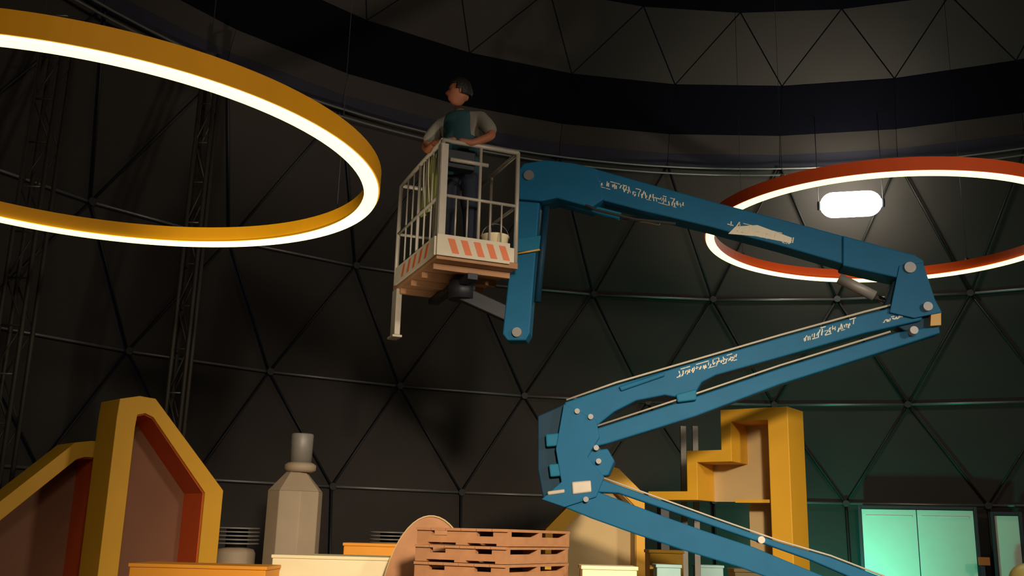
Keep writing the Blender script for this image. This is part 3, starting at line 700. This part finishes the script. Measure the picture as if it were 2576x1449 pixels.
for i in range(ntop):
    jx = random.uniform(-.006, .006); ja = random.uniform(-.012, .012)
    e = bpy.data.objects.new('pallet', None); COL.objects.link(e)
    w_ = ['topmost wooden pallet of the tall reddish brown stack in front of the lift'] + ['reddish brown wooden pallet, %s from the top of the tall stack' % k for k in ('second', 'third', 'fourth', 'fifth', 'sixth', 'seventh', 'eighth', 'ninth', 'tenth', 'eleventh', 'twelfth')] + ['lowest wooden pallet of the tall reddish brown stack, flat on the floor']
    tag(e, w_[ntop - 1 - i], 'pallet', 'pallets in the tall stack')
    # local x runs along the left hand face towards the corner
    org = Vector((corner.x, corner.y, 0)) + ax_ * (PW + jx)
    e.location = (org.x, org.y, i * ph); e.rotation_euler = (0, 0, math.atan2(-ax_.y, -ax_.x) + ja)
    def part(me, x, y, z, nm):
        o = bpy.data.objects.new(nm, me); COL.objects.link(o); o.parent = e; o.location = (x, y, z)
    for k in range(6): part(me_deck, k * PW / 6 + .003, 0, h - .022, 'deck_board')
    for y in (0, PD / 2 - .022, PD - .045): part(me_str, 0, y, 0, 'stringer')
    for x in (.001, PW - .019): part(me_end, x, 0, 0, 'end_board')
    for x in (0, PW / 2 - .05, PW - .10): part(me_bot, x, 0, 0, 'bottom_board')

# gable frame behind the elbow
gp = Plane(at(1500, 1300, 11.2), (1, 0.05))
shadowbox('gable_frame', gp, [(1372, 1332), (1528, 1172), (1556, 1178), (1622, 1244)], [(1408, 1346), (1520, 1226), (1548, 1222), (1600, 1276)], .35,
          'yellow edged gable with beige back behind the lift elbow', 'display frame', m_yel, m_beige, m_beige)
# stepped skyline frame
sa = math.radians(36)
sp = Plane(at(1985, 1300, 10.3), (math.cos(sa), -math.sin(sa)))
U = lambda x, y, o=0.0: sp.uz(x, y, o)
e = empty('stepped_frame', sp.pt(U(1900, 1300)[0], 0)); tag(e, 'tall stepped yellow skyline frame with beige back panel behind the lift arms', 'display frame')
uo = {k: U(x, 1200)[0] for k, x in ((1622, 1630), (1650, 1655), (1728, 1728), (1752, 1754), (1818, 1816), (1842, 1842), (1938, 1936), (2024, 1988))}
z1 = U(1985, 1022)[1]; z1b = U(1936, 1056)[1]; z2 = U(1800, 1132)[1]; z2b = U(1800, 1162)[1]; z3 = U(1690, 1236)[1]; z3b = U(1690, 1258)[1]
P = lambda u, z, o=0: sp.pt(u, z, o)
D = .46
outl = [(uo[1622], z3), (uo[1728], z3), (uo[1728], z2), (uo[1818], z2), (uo[1818], z1), (uo[2024], z1), (uo[2024], 0)]
innl = [(uo[1622], z3b), (uo[1752], z3b), (uo[1752], z2b), (uo[1842], z2b), (uo[1842], z1b), (uo[1938], z1b), (uo[1938], 0)]
MB().ringprism([P(*q) for q in outl], [P(*q) for q in innl], sp.n * D, False).build('frame', m_yel, e, .006)
MB().prism([P(uo[1752], z2b, D - .03), P(uo[1752], z3b, D - .03), P(uo[1842], z3b, D - .03), P(uo[1842], 0, D - .03), P(uo[1938], 0, D - .03), P(uo[1938], z1b, D - .03), P(uo[1842], z1b, D - .03), P(uo[1842], z2b, D - .03)], sp.n * .02).build('back_panel', m_beige, e)
zs = U(1890, 1160)[1]
MB().hexa([P(uo[1842], U(1890, 1264)[1], .06), P(uo[1938], U(1890, 1264)[1], .06), P(uo[1938], U(1890, 1264)[1], D - .03), P(uo[1842], U(1890, 1264)[1], D - .03)],
          [P(uo[1842], U(1890, 1256)[1], .06), P(uo[1938], U(1890, 1256)[1], .06), P(uo[1938], U(1890, 1256)[1], D - .03), P(uo[1842], U(1890, 1256)[1], D - .03)]).build('shelf', m_yel, e)
MB().box(P((uo[1622] + uo[1650]) / 2, z3b / 2, D / 2), (.09, .3, z3b)).build('support_post', m_dark, e)
# low yellow block and small boards between the frames
crate('display_box', 1632, 1722, 1384, 9.75, .35, m_yel, 'dark yellow box under the lift arm beside the gable frame', 'box')
crate('display_box', 1650, 1716, 1420, 9.3, .25, m_teal_lit, 'small pale box coloured as if lit teal, standing before the dark yellow box', 'box')
crate('display_box', 1752, 1822, 1422, 12.4, .3, m_teal_lit, 'pale box coloured as if lit teal under the stepped frame', 'box')
crate('display_box', 1846, 1936, 1432, 9.6, .3, m_beige, 'beige box below the lift arm in front of the stepped frame', 'box')
# slim grey post pair behind the stepped frame
for px in (1718, 1748):
    c = at(px, 1072, 12.3); e = tag(empty('slim_post', (c.x, c.y, 0)), 'slim grey post close behind the stepped frame' if px > 1730 else 'slim grey post on the gable side of the pair', 'post', 'slim grey posts behind the stepped frame')
    MB().box((c.x, c.y, c.z / 2), (.07, .05, c.z)).build('shaft', m_louv, e, .004); MB().box((c.x, c.y, .01), (.10, .12, .02)).build('foot', m_dark, e)
# rounded pale yellow bollard at the right edge
c = at(2588, 1416, 11.5); e = tag(empty('bollard', (c.x, c.y, 0)), 'pale yellow round topped bollard near the doors', 'bollard')
MB().lathe((c.x, c.y, 0), [(.22, 0), (.22, c.z - .18)] + [(.22 * math.cos(t), c.z - .18 + .18 * math.sin(t)) for t in np.linspace(.1, 1.5, 9)], 28).build('body', m_pale, e)
MB().lathe((c.x, c.y, 0), [(.26, 0), (.26, .03), (.225, .035)], 28).build('base_ring', m_dark, e)

# small red wall box between the doors
c = at(2476, 1412, 15.3)
e = tag(empty('call_point', c), 'small dark red box on a post between the two doors', 'alarm box')
MB().box(c, (.16, .06, .12), -.4).build('case', m_red, e, .008); MB().box((c.x, c.y + .05, c.z / 2), (.05, .04, c.z), -.4).build('post', m_dark, e)
